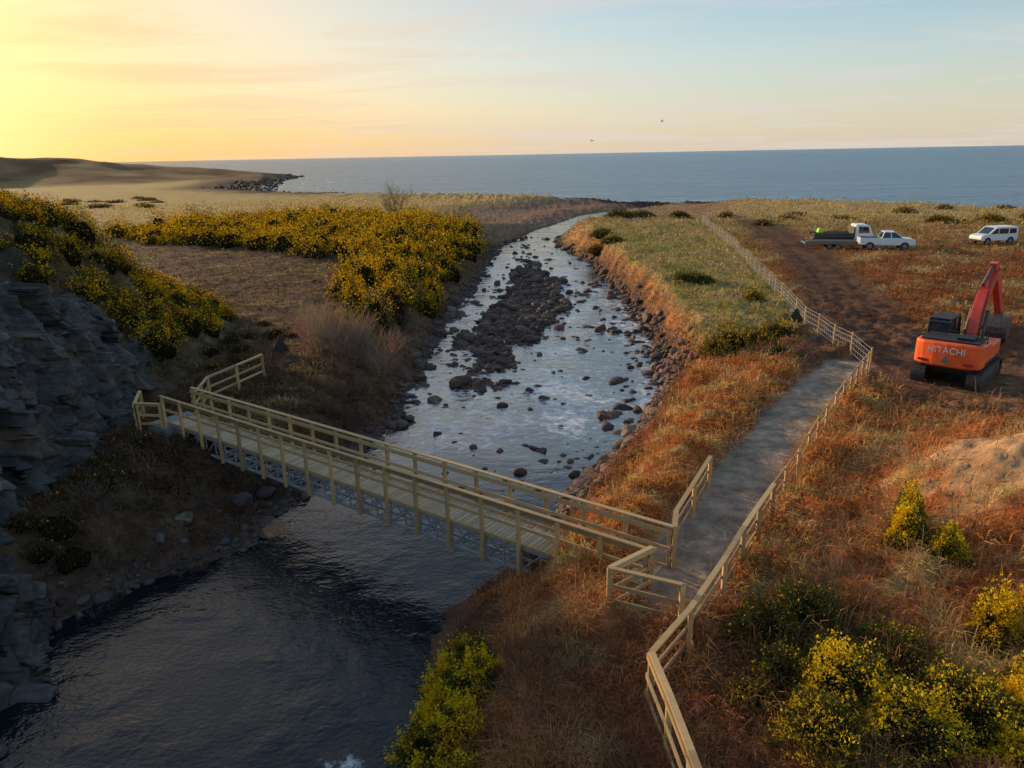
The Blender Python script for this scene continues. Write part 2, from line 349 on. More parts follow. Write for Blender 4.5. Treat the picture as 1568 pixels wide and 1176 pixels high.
for off,wd in((5,1.3),(12,1.0),(22,.8),(36,.6)):
    o=off+3.5*fbm(S_*.03,S_*0+off,3,80);wv=wd*np.clip(fbm(S_*.06,S_*0+off,3,81)*1.6+.35,0.01,1.3)
    a=np.stack([px_+nx_*(o-wv/2),py_+ny_*(o-wv/2),np.full(len(S_),-3.96)],1);b_=np.stack([px_+nx_*(o+wv/2),py_+ny_*(o+wv/2),np.full(len(S_),-3.96)],1)
    n=len(S_);VV+=[a,b_];i=np.arange(n-1);FF.append(np.stack([i+k,i+1+k,i+1+n+k,i+n+k],1));k+=2*n
npmesh('surf',np.concatenate(VV),np.concatenate(FF),simple('surf_foam',(.7,.72,.74),.8,var=.3,scale=.6))
# ---------------------------------------------------------------- cliff
def cliff():
    base=[(-15.0,2),(-14.7,10),(-14.5,15),(-15.3,20),(-16.6,25),(-16.5,28),(-16.7,31),(-17.3,35)]
    P=np.array(base);seg=np.hypot(*np.diff(P,axis=0).T);s=np.concatenate([[0],np.cumsum(seg)])
    ns,nz=480,210
    S_=np.linspace(0,s[-1],ns);T=np.linspace(0,1,nz)
    bx=np.interp(S_,s,P[:,0]);by=np.interp(S_,s,P[:,1])
    SS,TT=np.meshgrid(S_,T);BX=np.broadcast_to(bx,SS.shape);BY=np.broadcast_to(by,SS.shape)
    top=np.interp(SS,[0,s[-1]*.75,s[-1]],[7.2,6.4,3.8])+.7*fbm(SS*.5,SS*0,3)
    z=-3.2+(top+3.2)*TT
    a=math.radians(48);u=SS*math.cos(a)+z*math.sin(a);v=-SS*math.sin(a)+z*math.cos(a)
    def facet(u,v,sd,tilt=1.6):
        ci=np.floor(u);cj=np.floor(v);best=np.full(u.shape,9.);val=np.zeros(u.shape)
        for aa in(-1,0,1):
            for b in(-1,0,1):
                ii=(ci+aa).astype(np.int64);jj=(cj+b).astype(np.int64)
                h1=_perm[_perm[(ii+sd)&511]+(jj&511)]/512.;h2=_perm[_perm[(jj+sd*3)&511]+(ii&511)]/512.
                px=ci+aa+h1;py=cj+b+h2;dd=(u-px)**2+(v-py)**2
                m=dd<best;best=np.where(m,dd,best);val=np.where(m,h1+(h2-.5)*(u-px)*tilt+(h1-.5)*(v-py)*tilt,val)
        return val
    wob=fbm(SS*.6,z*.6,3,5)*.25
    f1=facet(u*.33+wob,v*.5+wob,3,2.6);f2=facet(u*.8+wob,v*1.1,9,2.6);f3=facet(u*2.1,v*2.9,13,2.4)
    disp=f1*1.1+f2*.5+f3*.18
    off=np.clip(z,-3.2,9)*.9+.9-disp
    nxv,nyv=-.985,.17
    x=BX+nxv*off;y=BY+nyv*off+.2*f3
    g=.5*f2+.5*f3;lt=sm(np.abs(np.mod(v*.22+wob,1)-.5),.475,.5)
    c=np.stack([.024+.046*g,.023+.042*g,.0215+.039*g],-1)
    c=c+lt[...,None]*.06
    br=sm(fbm(SS*.6,z*.6,4,8),.05,.4)[...,None]*.75;c=c*(1-br)+np.array([.075,.05,.026])*br
    V=np.stack([x,y,z],-1).reshape(-1,3);idx=np.arange(ns*nz).reshape(nz,ns)
    F=np.stack([idx[:-1,:-1],idx[:-1,1:],idx[1:,1:],idx[1:,:-1]],-1).reshape(-1,4)
    npmesh('rock_cliff',V,F,vmat('slate_rock',.7,.3,3.5,.6,.6,.05),np.clip(c.reshape(-1,3),.01,.5),False)
cliff()
# ---------------------------------------------------------------- icosphere templates
def ico(sub):
    bm=bmesh.new();bmesh.ops.create_icosphere(bm,subdivisions=sub,radius=1)
    V=np.array([v.co[:] for v in bm.verts]);F=np.array([[v.index for v in f.verts] for f in bm.faces]);bm.free();return V,F
I1=ico(1);I2=ico(2);I3=ico(3)
def rocks(name,P,S,T=I2,base=(.11,.075,.06),mat=None,sink=.35):
    V0,F0=T;n=len(P);S=np.asarray(S)
    V=np.broadcast_to(V0,(n,)+V0.shape).copy()
    for k in range(9):
        d=rng.normal(size=(n,3));d/=np.linalg.norm(d,axis=1)[:,None];o=rng.uniform(.4,.85,n)
        dot=np.einsum('nvi,ni->nv',V,d);ex=np.clip(dot-o[:,None],0,None);V-=ex[...,None]*d[:,None,:]
    sc=rng.uniform(.7,1.35,(n,3));sc[:,2]*=.65;V*=sc[:,None,:]
    a=rng.uniform(0,6.28,n);c,s=np.cos(a)[:,None],np.sin(a)[:,None]
    x=V[...,0]*c-V[...,1]*s;y=V[...,0]*s+V[...,1]*c;V=np.stack([x,y,V[...,2]],-1)*S[:,None,None]
    V+=np.asarray(P)[:,None,:];V[...,2]+=(.5-sink)*S[:,None]*.8
    F=(F0[None]+(np.arange(n)*len(V0))[:,None,None]).reshape(-1,3)
    col=np.repeat(np.array(base)[None]*rng.uniform(.55,1.5,(n,1))*(1+rng.normal(0,.08,(n,3))),len(V0),0)
    return npmesh(name,V.reshape(-1,3),F,mat or M_rock,np.clip(col,.01,.8))
def river_stones():
    n=46000
    y=np.exp(rng.uniform(np.log(26),np.log(125),n));L=np.interp(y,ry,rL);R=np.interp(y,ry,rR)
    x=L-1+(R-L+2)*rng.random(n)
    dl,dr=chan(x,y);d=np.maximum(dl,dr);b=barm(x,y);cl=fbm(x*.45,y*.3,3,22)
    pr=np.where(d>-.5,.4*(d<.6),0)+np.where(b>-.5,.5,0)+np.where((cl>.05)&(y<78),.27,.03)+.4*((x>R-2.0)&(y<60)&(y>26))*(d<.7)
    k=rng.random(n)<pr*.7
    x,y=x[k],y[k];s=rng.lognormal(-2.3,.7,len(x))*np.clip(y/45,.8,1.5);s=np.clip(s,.04,.6)
    z=np.maximum(H(x,y),waterz(y)-.13)
    rocks('river_stones',np.stack([x,y,z],1),s,T=I2,base=(.10,.064,.05))
    n=420;y=rng.uniform(17.5,28,n);L=np.interp(y,ry,rL);x=L+.3-np.abs(rng.normal(0,.7,n));z=np.maximum(H(x,y),-2.6)
    s=np.clip(rng.lognormal(-2.35,.5,n),.05,.26)
    rocks('bank_stones',np.stack([x,y,z],1),s,base=(.085,.065,.052))
    n=2000;y=rng.uniform(24,44,n);R=np.interp(y,ry,rR);x=R-.3+np.abs(rng.normal(0,.75,n));z=H(x,y)
    s=np.clip(rng.lognormal(-1.95,.55,n),.05,.42)
    rocks('bank_stones',np.stack([x,y,z],1),s,base=(.15,.09,.068))
    n=9000;i=rng.integers(3,9,n);Cc=np.array(COAST);t=rng.random(n)[:,None];q=Cc[i]*(1-t)+Cc[i+1]*t
    q[:,1]-=rng.uniform(0,16,n);q[:,0]-=rng.uniform(0,5,n)
    z=H(q[:,0],q[:,1]);rocks('beach_stones',np.stack([q[:,0],q[:,1],z],1),np.clip(rng.lognormal(-1.2,.4,n),.1,.8),T=I1,base=(.075,.05,.04))
    n=2600;t=rng.random(n)[:,None];i=rng.integers(0,4,n);q=Cc[i]*(1-t)+Cc[i+1]*t;q[:,0]-=rng.uniform(-12,22,n);q[:,1]-=rng.uniform(0,20,n)
    z=np.maximum(H(q[:,0],q[:,1]),-4.1);z=np.minimum(z,-2.6);rocks('shore_rocks',np.stack([q[:,0],q[:,1],z],1),np.clip(rng.lognormal(-.2,.5,n),.3,1.6),T=I1,base=(.07,.048,.036))
river_stones()
for (x,y,s,c) in [(4.5,34.8,.6,(.18,.10,.07)),(-4.2,37.9,.42,(.14,.10,.08)),(-3.6,32.8,.36,(.05,.04,.035)),(-8.6,23.5,.5,(.26,.13,.075)),(-11,22.3,.36,(.16,.12,.09)),(-11.4,21.4,.3,(.10,.09,.08)),(-9.8,22.3,.25,(.13,.12,.12)),
    (5.4,32.5,.55,(.15,.10,.08)),(6.0,31.2,.45,(.16,.10,.08)),(6.8,54.5,.75,(.09,.055,.045)),(7.6,53.6,.6,(.09,.055,.045)),(3.6,26.8,.32,(.12,.08,.06)),(.5,31,.3,(.06,.045,.04)),(1.2,30.3,.34,(.06,.045,.04)),(4.9,28.3,.42,(.17,.11,.085)),(-1.4,45.6,.4,(.07,.05,.04)),(-3.9,45,.35,(.07,.05,.04)),(-9.4,25.6,.5,(.08,.065,.055)),(-9.9,24.7,.38,(.08,.065,.055))]:
    zz=max(float(H(np.array([x]),np.array([y]))[0]),float(waterz(y))-.12)
    rocks('boulder',[(x,y,zz)],[s],T=I3,base=c,sink=.3)
# ---------------------------------------------------------------- gorse
def gorse(name,centers,rad,hei,ntuft,leaf,fl,fcol=(.78,.44,.010),gcol=(.060,.068,.016),thr=0.):
    n=len(centers);centers=np.asarray(centers,float);rad=np.broadcast_to(np.asarray(rad,float),(n,));hei=np.broadcast_to(np.asarray(hei,float),(n,))
    nt=np.broadcast_to(np.asarray(ntuft),(n,)).astype(int);leaf=np.broadcast_to(np.asarray(leaf,float),(n,));fl=np.broadcast_to(np.asarray(fl,float),(n,))
    bi=np.repeat(np.arange(n),nt);m=len(bi)
    d=rng.normal(size=(m,3));d/=np.linalg.norm(d,axis=1)[:,None];d[:,2]=np.abs(d[:,2])*1.0-.12*rng.random(m)
    seed=bi*3.71
    lump=1+.55*perlin(d[:,0]*2.1+seed,d[:,1]*2.1+d[:,2]*1.7+seed*.3)+.40*perlin(d[:,0]*5+seed,d[:,1]*5+d[:,2]*4)
    spire=.45*np.clip(perlin(d[:,0]*9+seed*1.3,d[:,1]*9+d[:,2]*5),-.1,.5)
    rr=lump*(1.04-.36*rng.random(m)**1.5)+spire*rng.random(m)
    off=np.stack([d[:,0]*rad[bi],d[:,1]*rad[bi],d[:,2]*hei[bi]],1)*rr[:,None]
    off[:,2]+=np.clip(spire,0,1)*rng.random(m)*hei[bi]*.6
    p=centers[bi]+off
    o=d+rng.normal(0,.45,(m,3));o[:,2]+=.35;o/=np.linalg.norm(o,axis=1)[:,None]
    sd=np.cross(o,rng.normal(size=(m,3)));sd/=np.linalg.norm(sd,axis=1)[:,None]
    ln=leaf[bi]*rng.uniform(.6,1.6,m)
    cl=perlin(p[:,0]*1.3+5,p[:,1]*1.3)+.7*perlin(p[:,0]*3.1,p[:,1]*3.1+p[:,2]*3)
    isf=(rng.random(m)<fl[bi]*sm(cl,-.5+thr,.3+thr)*sm(d[:,2],-.05,.45)*(rr>.76*lump))
    w=np.where(isf,.5,.24)*ln;ln=np.where(isf,ln*.75,ln)
    V=np.stack([p-sd*w[:,None],p+sd*w[:,None],p+o*ln[:,None]],1)
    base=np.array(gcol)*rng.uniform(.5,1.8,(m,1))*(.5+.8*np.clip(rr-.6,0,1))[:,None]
    base=np.where((rng.random(m)<.14)[:,None],np.array([.15,.11,.055]),base)
    f=np.array(fcol)*rng.uniform(.6,1.15,(m,1))
    c=np.where(isf[:,None],f,base)
    V=V.reshape(-1,3);Ff=np.arange(len(V)).reshape(-1,3);c=np.repeat(c,3,0)
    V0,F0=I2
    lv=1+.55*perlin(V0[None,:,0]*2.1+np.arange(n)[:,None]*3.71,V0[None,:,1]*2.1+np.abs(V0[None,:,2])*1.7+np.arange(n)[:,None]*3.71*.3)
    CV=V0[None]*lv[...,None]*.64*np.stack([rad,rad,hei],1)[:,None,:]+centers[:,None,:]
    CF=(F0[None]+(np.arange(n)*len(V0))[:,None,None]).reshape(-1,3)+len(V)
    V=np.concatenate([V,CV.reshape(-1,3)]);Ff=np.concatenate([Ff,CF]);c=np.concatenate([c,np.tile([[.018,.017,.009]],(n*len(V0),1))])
    return npmesh(name,V,Ff,M_leaf,c)
def scatter_poly(pts,n,mind):
    A=np.array(pts);out=[];k=0
    while len(out)<n and k<n*40:
        k+=1;q=rng.uniform(A.min(0),A.max(0))
        if inpoly(np.array([q[0]]),np.array([q[1]]),pts)[0] and all((q[0]-o[0])**2+(q[1]-o[1])**2>mind**2 for o in out): out.append(q)
    return np.array(out)
def gz(q,sink=.1): return np.stack([q[:,0],q[:,1],H(q[:,0],q[:,1])-sink],1)
GA=[(-60,112),(-50,134),(-36,141),(-20,134),(-7,118),(-4.6,104),(-5.2,90),(-6.3,72),(-6.6,60),(-7.4,49),(-10,46.5),(-12.5,52),(-14.2,62),(-17,76),(-24,84),(-34,94),(-46,98)]
q=scatter_poly(GA,255,2.3)
n=len(q);r=rng.uniform(1.0,2.2,n)*np.clip(q[:,1]/75,.85,1.35);gap=fbm(q[:,0]*.1,q[:,1]*.1,2,60)
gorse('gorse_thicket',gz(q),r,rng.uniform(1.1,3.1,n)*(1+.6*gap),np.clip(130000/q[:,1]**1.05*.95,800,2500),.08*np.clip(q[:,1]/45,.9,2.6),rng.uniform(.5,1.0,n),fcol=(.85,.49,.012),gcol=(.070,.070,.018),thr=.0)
GB=[(-18.2,37),(-18.0,46),(-20.5,51.5),(-27,56),(-42,57),(-46,44),(-40,31),(-27,28.5),(-22.6,30),(-20.2,34)]
q=scatter_poly(GB,205,1.25);n=len(q)
gorse('gorse_thicket',gz(q),rng.uniform(.8,1.5,n),rng.uniform(.7,1.5,n),2000,.085,rng.uniform(.35,.9,n),fcol=(.85,.49,.012),gcol=(.070,.070,.018),thr=.05)
# heather / dark scrub clinging to the left slope
q=np.concatenate([np.stack([rng.uniform(-17,-13.2,16),rng.uniform(37,50,16)],1),np.stack([rng.uniform(-15.2,-12.6,14),rng.uniform(19,27,14)],1)])
gorse('heather_scrub',gz(q),rng.uniform(.4,.9,len(q)),rng.uniform(.3,.6,len(q)),900,.07,.04,gcol=(.085,.062,.03))
q=np.stack([rng.uniform(-150,-45,70),rng.uniform(90,250,70)],1);q=q[(np.abs(q[:,0])/q[:,1]>.45)]
gorse('distant_scrub',gz(q),rng.uniform(1.2,3,len(q)),rng.uniform(.5,1.1,len(q)),350,.35,.15,gcol=(.13,.10,.04))
q=np.stack([rng.uniform(30,110,26),rng.uniform(98,128,26)],1)
gorse('distant_scrub',gz(q),rng.uniform(.8,1.8,len(q)),rng.uniform(.4,.8,len(q)),350,.25,.1,gcol=(.14,.10,.045))
single=[(11.7,38.1,1.35,1.3,.35),(13.2,38.6,1.1,1.0,.3),(10.6,37.2,.9,.8,.35),(15.0,40.6,1.2,.8,.3),(14.3,59.7,1.5,.9,.1),(15.4,59.2,1.0,.7,.08),(16.6,50,.7,.8,.5),(11,90.8,1.6,1.0,.15),(12.3,89,1.3,.8,.15),(12,97,1.5,.9,.1),
 (18,123,2.5,1.3,.1),(22,125,2.2,1.1,.1),(27,120,1.6,1,.1),(60,105,1.8,1.0,.15),(66,103,1.7,1.0,.3),(75,108,1.5,1.0,.2),(38,88,1.6,.7,.08),(-12.9,56,.8,.6,.5),(13.5,36.2,.5,.4,.2),(12.3,33.5,.35,.35,.5),(4.5,24.2,.4,.35,.1)]
for s in single:
    c=gz(np.array([[s[0],s[1]]]))
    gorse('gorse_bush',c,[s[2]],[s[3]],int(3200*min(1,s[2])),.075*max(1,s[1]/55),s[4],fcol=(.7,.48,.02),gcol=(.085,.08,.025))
near=[(-1.3,14.9,.6,1.0,.7),(-.9,14.2,.6,.9,.35),(-1.5,13.9,.65,1.1,.9),(-.8,13.1,.65,.9,.9),(-1.5,13.0,.7,1.1,.95),(-1.9,12.2,.7,1.2,.95),(-1.1,12.1,.7,1.0,.9),(-1.7,11.2,.8,1.1,.9),(-.9,10.8,.6,.7,.6),(-1.4,10.0,.8,.9,.7),(-.3,9.4,.6,.5,.5),
 (5.2,13.2,.8,.8,.05),(6.2,13.6,.9,.9,.06),(5.1,11.9,.7,.8,.3),(6.0,11.3,1.0,1.0,.75),(6.7,10.3,1.0,1.0,.85),(5.2,10.3,.9,.9,.6),(7.3,12.2,.9,.7,.12),(4.4,11.4,.6,.5,.15),(7.8,10.7,.9,.8,.5),(8.3,9.6,.8,.8,.8),
 (9.1,11.0,.5,.9,.95),(10.0,11.5,.55,1.1,.98),(9.5,12.6,.45,1.1,.95),(10.8,11.0,.7,.9,.95),(8.9,10.3,.6,.8,.9),(9.7,16.4,.38,1.2,.7),(9.3,15.7,.42,.9,.85),(9.9,15.0,.38,.8,.8),(10.6,12.9,.5,.6,.7)]
for s in near:
    c=gz(np.array([[s[0],s[1]]]))
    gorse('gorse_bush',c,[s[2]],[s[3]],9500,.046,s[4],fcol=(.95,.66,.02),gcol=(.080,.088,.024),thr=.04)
# ---------------------------------------------------------------- grass and bracken
def blades(name,n,amin,amax,rmin,rmax,L0,W0,cond,flat,mul=1.25,hue=None,le=.3,we=.95):
    r=np.exp(rng.uniform(np.log(rmin),np.log(rmax),n));a=np.radians(rng.uniform(amin,amax,n))
    x=r*np.sin(a);y=r*np.cos(a)
    col,d,pd,sd,w,left,qq=colour(x,y)
    k=cond(x,y,d,pd,sd,w,left,qq)&(rng.random(n)>colour.bare*.95)&(np.hypot(x-20.2,y-32.3)>3.4);x,y,r,col=x[k],y[k],r[k],col[k];m=len(x)
    z=H(x,y)-.01
    fl=rng.uniform(0,1,m)**.6*flat+.1
    ang=rng.uniform(0,6.28,m)
    cl=1+1.2*fbm(x*.8,y*.8,2,77)
    L=L0*(r/14)**le*rng.uniform(.5,1.5,m)*np.clip(cl,.3,2.0);W=W0*(r/14)**we*rng.uniform(.6,1.4,m)
    dx=np.cos(ang);dy=np.sin(ang);ca=np.cos(fl*np.pi/2);sa=np.sin(fl*np.pi/2)
    p0=np.stack([x,y,z],1);hor=np.stack([dx,dy,0*dx],1);up=np.array([0,0,1.])
    p1=p0+(hor*sa[:,None]*.4+up*ca[:,None]*.65+up*.1)*L[:,None]
    p2=p0+(hor*sa[:,None]*1.0+up*ca[:,None]*.8+up*.02)*L[:,None]
    sdv=np.stack([-dy,dx,0*dx],1)*(W/2)[:,None]
    V=np.stack([p0,p1+sdv,p1-sdv,p2],1)
    F=np.array([[0,1,2],[2,1,3]])[None]+(np.arange(m)*4)[:,None,None]
    c=col*mul*rng.uniform(.4,1.75,(m,1))
    if hue is not None: c=c*.6+.4*np.array(hue)*rng.uniform(.5,1.5,(m,1))
    return npmesh(name,V.reshape(-1,3),F.reshape(-1,3),M_grass,np.clip(np.repeat(c,4,0),.004,.85))
ok=lambda x,y,d,pd,sd,w,left,q:(d>.5)&(pd>1.05)&(sd>20)&(w<14)&~((w>-.6)&(y<35))
blades('grass',190000,-46,48,26,130,.19,.024,ok,.8)
blades('dune_grass',50000,-40,46,110,230,.22,.02,ok,.7)
brk=lambda x,y,d,pd,sd,w,left,q:(d>.7)&(pd>1.0)&((~left)|(y>20))&~((w>-.6)&(y<35))
blades('dead_bracken',220000,-40,48,9,42,.26,.020,brk,1.0)
blades('bracken_stalks',60000,-15,48,9,36,.6,.011,lambda x,y,d,pd,sd,w,left,q:brk(x,y,d,pd,sd,w,left,q)&(~left)&(fbm(x*.5,y*.5,3,31)>-.05),.95,1.5,(.50,.25,.09))
blades('verge_grass',75000,2,30,15,46,.24,.02,lambda x,y,d,pd,sd,w,left,q:(~left)&(pd>1.05)&(pd<2.8)&(fbm(x*1.2,y*1.2,2,40)>-.05)|((d>2)&(d<5)&(~left)&(y>22)&(fbm(x*.9,y*.9,2,41)>.15)&(pd>1)),.8,1.35,(.66,.50,.12))
# ---------------------------------------------------------------- bare shrubs
def shrub(name,specs):
    VV=[];FF=[];CC=[];k=0
    def seg(a,b,w0,w1,c):
        nonlocal k
        d=b-a;p=d.orthogonal().normalized();q=d.cross(p).normalized()
        for (pt,w) in((a,w0),(b,w1)):
            for j in range(3):
                an=j*2.094;VV.append(pt+p*math.cos(an)*w+q*math.sin(an)*w);CC.append(c)
        for j in range(3):
            j2=(j+1)%3;FF.append((k+j,k+j2,k+3+j2));FF.append((k+j,k+3+j2,k+3+j))
        k+=6
    def grow(p,d,l,w,dep,c,wr):
        n=3;q=p
        for i in range(n):
            d=(d+Vector((random.gauss(0,.16),random.gauss(0,.16),random.gauss(.05,.12)))).normalized()
            q2=q+d*l/n;seg(q,q2,w*(1-.25*i/n),w*(1-.25*(i+1)/n),c);q=q2
            if dep>0:
                for _ in range(random.choice((1,2,2))):
                    nd=(d+Vector((random.gauss(0,.55),random.gauss(0,.55),random.gauss(.2,.35)))).normalized()
                    grow(q,nd,l*.58,w*wr,dep-1,c,wr)
    for sp_ in specs:
        x,y,h,ns,w,sp,c=sp_[:7];dep=sp_[7] if len(sp_)>7 else 2;wr=sp_[8] if len(sp_)>8 else .5
        z=float(H(np.array([x]),np.array([y]))[0])-.1
        for i in range(ns):
            a=random.uniform(0,6.28);cc=[v*random.uniform(.7,1.3) for v in c]
            d=Vector((math.cos(a)*sp,math.sin(a)*sp,1)).normalized()
            grow(Vector((x+math.cos(a)*.15*h*sp,y+math.sin(a)*.15*h*sp,z)),d,h*random.uniform(.45,.62),w,dep,cc,wr)
    npmesh(name,[tuple(v) for v in VV],FF,M_twig,np.array(CC))
tan=(.40,.27,.17);gr=(.26,.19,.14)
shrub('bare_willow_scrub',[(-9.5+random.uniform(-2.2,2.2),42.5+random.uniform(-3.5,3.5),random.uniform(1.8,2.9),14,.02,.5,random.choice([tan,tan,gr])) for _ in range(17)])
shrub('bare_scrub',[(-6.2-random.uniform(1,3.2),random.uniform(44,62),random.uniform(1.4,2.2),9,.022,.6,(.15,.105,.08)) for _ in range(16)])
shrub('bare_scrub',[(random.uniform(-9.8,-7.2),random.uniform(31,37.5),random.uniform(.8,1.4),10,.014,.9,random.choice([(.17,.115,.08),(.12,.09,.06)])) for _ in range(18)])
shrub('bare_tree',[(-19.6,138,7.0,5,.09,.6,(.22,.15,.10),3,.5)])
shrub('bare_scrub',[(random.uniform(-14,-10),random.uniform(18.5,24),.7,10,.010,1.2,(.16,.12,.09)) for _ in range(18)]+[(random.uniform(0,3),random.uniform(9.5,13.5),.9,12,.009,1.1,(.26,.13,.075)) for _ in range(16)]+[(random.uniform(6.5,10),random.uniform(13,17),.9,12,.009,1.1,(.36,.2,.1)) for _ in range(16)])
# ---------------------------------------------------------------- footbridge
ang=math.atan2(-12.4,16.9);LEN=20.96;WID=1.25
br=empty('footbridge',(-13.8,27.8,0),ang)
B=Buf()
nb=int(LEN/.15)
for i in range(nb):
    x=.075+i*.15;j=random.uniform(-.006,.006);B.box(x-.066,x+.066,.03,WID-.03,-.045+j,0+j)
B.obj('deck_boards',M_deck,br)
B=Buf();np_=17
for side in(0,1):
    y=0 if side==0 else WID
    for i in range(np_+1):
        x=LEN*i/np_
        B.box(x-.05,x+.05,y-.05-(.04 if side==0 else -.04),y+.05-(.04 if side==0 else -.04),-.82,1.12)
    yi=y-(.04 if side==0 else -.04)
    B.box(-.1,LEN+.1,yi-.065,yi+.065,1.123,1.165)
    yo=y+(.035 if side==0 else -.035)
    for z0,z1 in((.93,1.06),(.50,.60)):
        B.box(-.08,LEN+.08,yo-.02,yo+.02,z0,z1)
    B.box(0,LEN,y+(.012 if side==0 else -.05),y+(.05 if side==0 else -.012),.003,.09)
B.obj('timber_railings',M_wood,br,bevel=.006,seg=1)
B=Buf()
for y in(.12,.62,WID-.12):
    B.beam((0,y,-.10),(LEN,y,-.10),.08,.09);B.beam((0,y,-.78),(LEN,y,-.78),.08,.07)
    n=34
    for i in range(n+1):
        x=LEN*i/n
        if y!=.62:B.beam((x,y,-.76),(x,y,-.12),.04,.04)
        if i<n:
            if i%2:B.beam((x,y,-.14),(x+LEN/n,y,-.75),.035,.035)
            else:B.beam((x,y,-.75),(x+LEN/n,y,-.14),.035,.035)
for i in range(35):
    x=LEN*i/34;B.beam((x,.12,-.12),(x,WID-.12,-.12),.04,.04);B.beam((x,.12,-.76),(x,WID-.12,-.76),.04,.04)
    if i<34:B.beam((x,.12,-.78),(x+LEN/34,WID-.12,-.78),.03,.03)
B.obj('steel_truss',M_galv,br)
B=Buf();B.box(-1.0,.25,-.25,WID+.25,-1.3,-.11);B.box(LEN-.2,LEN+1.0,-.25,WID+.25,-1.3,-.11)
B.obj('abutments',simple('concrete',(.25,.24,.22),.9,bump=.3),br)
# ---------------------------------------------------------------- timber fences
def fence(name,pts,h=1.15,rails=(1.05,.62,.25),sp=1.6,pw=.1,rw=.09,cap=True):
    B=Buf();P=[Vector(p) for p in pts];posts=[]
    for a,b in zip(P[:-1],P[1:]):
        n=max(1,round((b-a).length/sp))
        for i in range(n):posts.append(a.lerp(b,i/n))
    posts.append(P[-1])
    arr=np.array([(p.x,p.y) for p in posts]);zz=np.clip(H(arr[:,0],arr[:,1]),-.3,.35)
    zz=np.convolve(np.pad(zz,1,'edge'),[.25,.5,.25],'valid')
    for p,z in zip(posts,zz):B.box(p.x-pw/2,p.x+pw/2,p.y-pw/2,p.y+pw/2,z-.6,z+h)
    for i in range(len(posts)-1):
        a,b=posts[i],posts[i+1];d=(b-a).normalized();nrm=Vector((-d.y,d.x))*(pw/2+.02)
        for r in rails:
            B.beam((a.x+nrm.x-d.x*.05,a.y+nrm.y-d.y*.05,zz[i]+r),(b.x+nrm.x+d.x*.05,b.y+nrm.y+d.y*.05,zz[i+1]+r),.035,rw)
        if cap:B.beam((a.x,a.y,zz[i]+h+.022),(b.x,b.y,zz[i+1]+h+.022),.12,.04)
    return B.obj(name,M_wood,None)
fence('timber_fence',[(2.75,6.6),(2.6,9.0),(2.45,11.4),(3.5,12.8),(4.7,14.6),(7.05,18.3)],h=1.12)
fence('timber_fence',[(7.1,18.5),(8.6,20.6),(11.2,24.8),(14.0,29.1),(16.4,32.7)],h=1.05,rails=(.95,.55,.2),cap=False,rw=.06,pw=.07,sp=1.5)
fence('timber_fence',[(3.2,15.35),(2.05,14.2),(3.45,13.35)],h=1.08,sp=1.7)
fence('timber_fence',[(3.95,16.35),(4.2,17.3),(6.0,20.8)],h=1.12)
fence('timber_fence',[(-14.95,27.9),(-13.95,27.75)],h=1.12)
fence('timber_fence',[(-13.1,28.95),(-13.5,31.5),(-12.3,35.3)],h=1.1)
fence('timber_fence',[(-15.0,27.9),(-15.6,29.6)],h=1.1)
B=Buf();P=[Vector(p) for p in FEN];pts=[]
for a,b in zip(P[:-1],P[1:]):
    n=max(1,round((b-a).length/2.6))
    for i in range(n):pts.append(a.lerp(b,i/n))
pts.append(P[-1]);arr=np.array([(p.x,p.y) for p in pts]);zz=H(arr[:,0],arr[:,1])
for p,z in zip(pts,zz):B.cyl((p.x,p.y,z+.5),'z',.05,1.35,6)
we=empty('wire_fence');B.obj('posts',M_wood,we)
B=Buf()
for i in range(len(pts)-1):
    a,b=pts[i],pts[i+1]
    for r in(.15,.4,.65,.9,1.1):B.beam((a.x,a.y,zz[i]+r),(b.x,b.y,zz[i+1]+r),.012,.012)
    for k in range(1,8):
        c=a.lerp(b,k/8);z=zz[i]+(zz[i+1]-zz[i])*k/8;B.beam((c.x,c.y,z+.15),(c.x,c.y,z+.95),.008,.008)
B.obj('wires',M_galv,we)
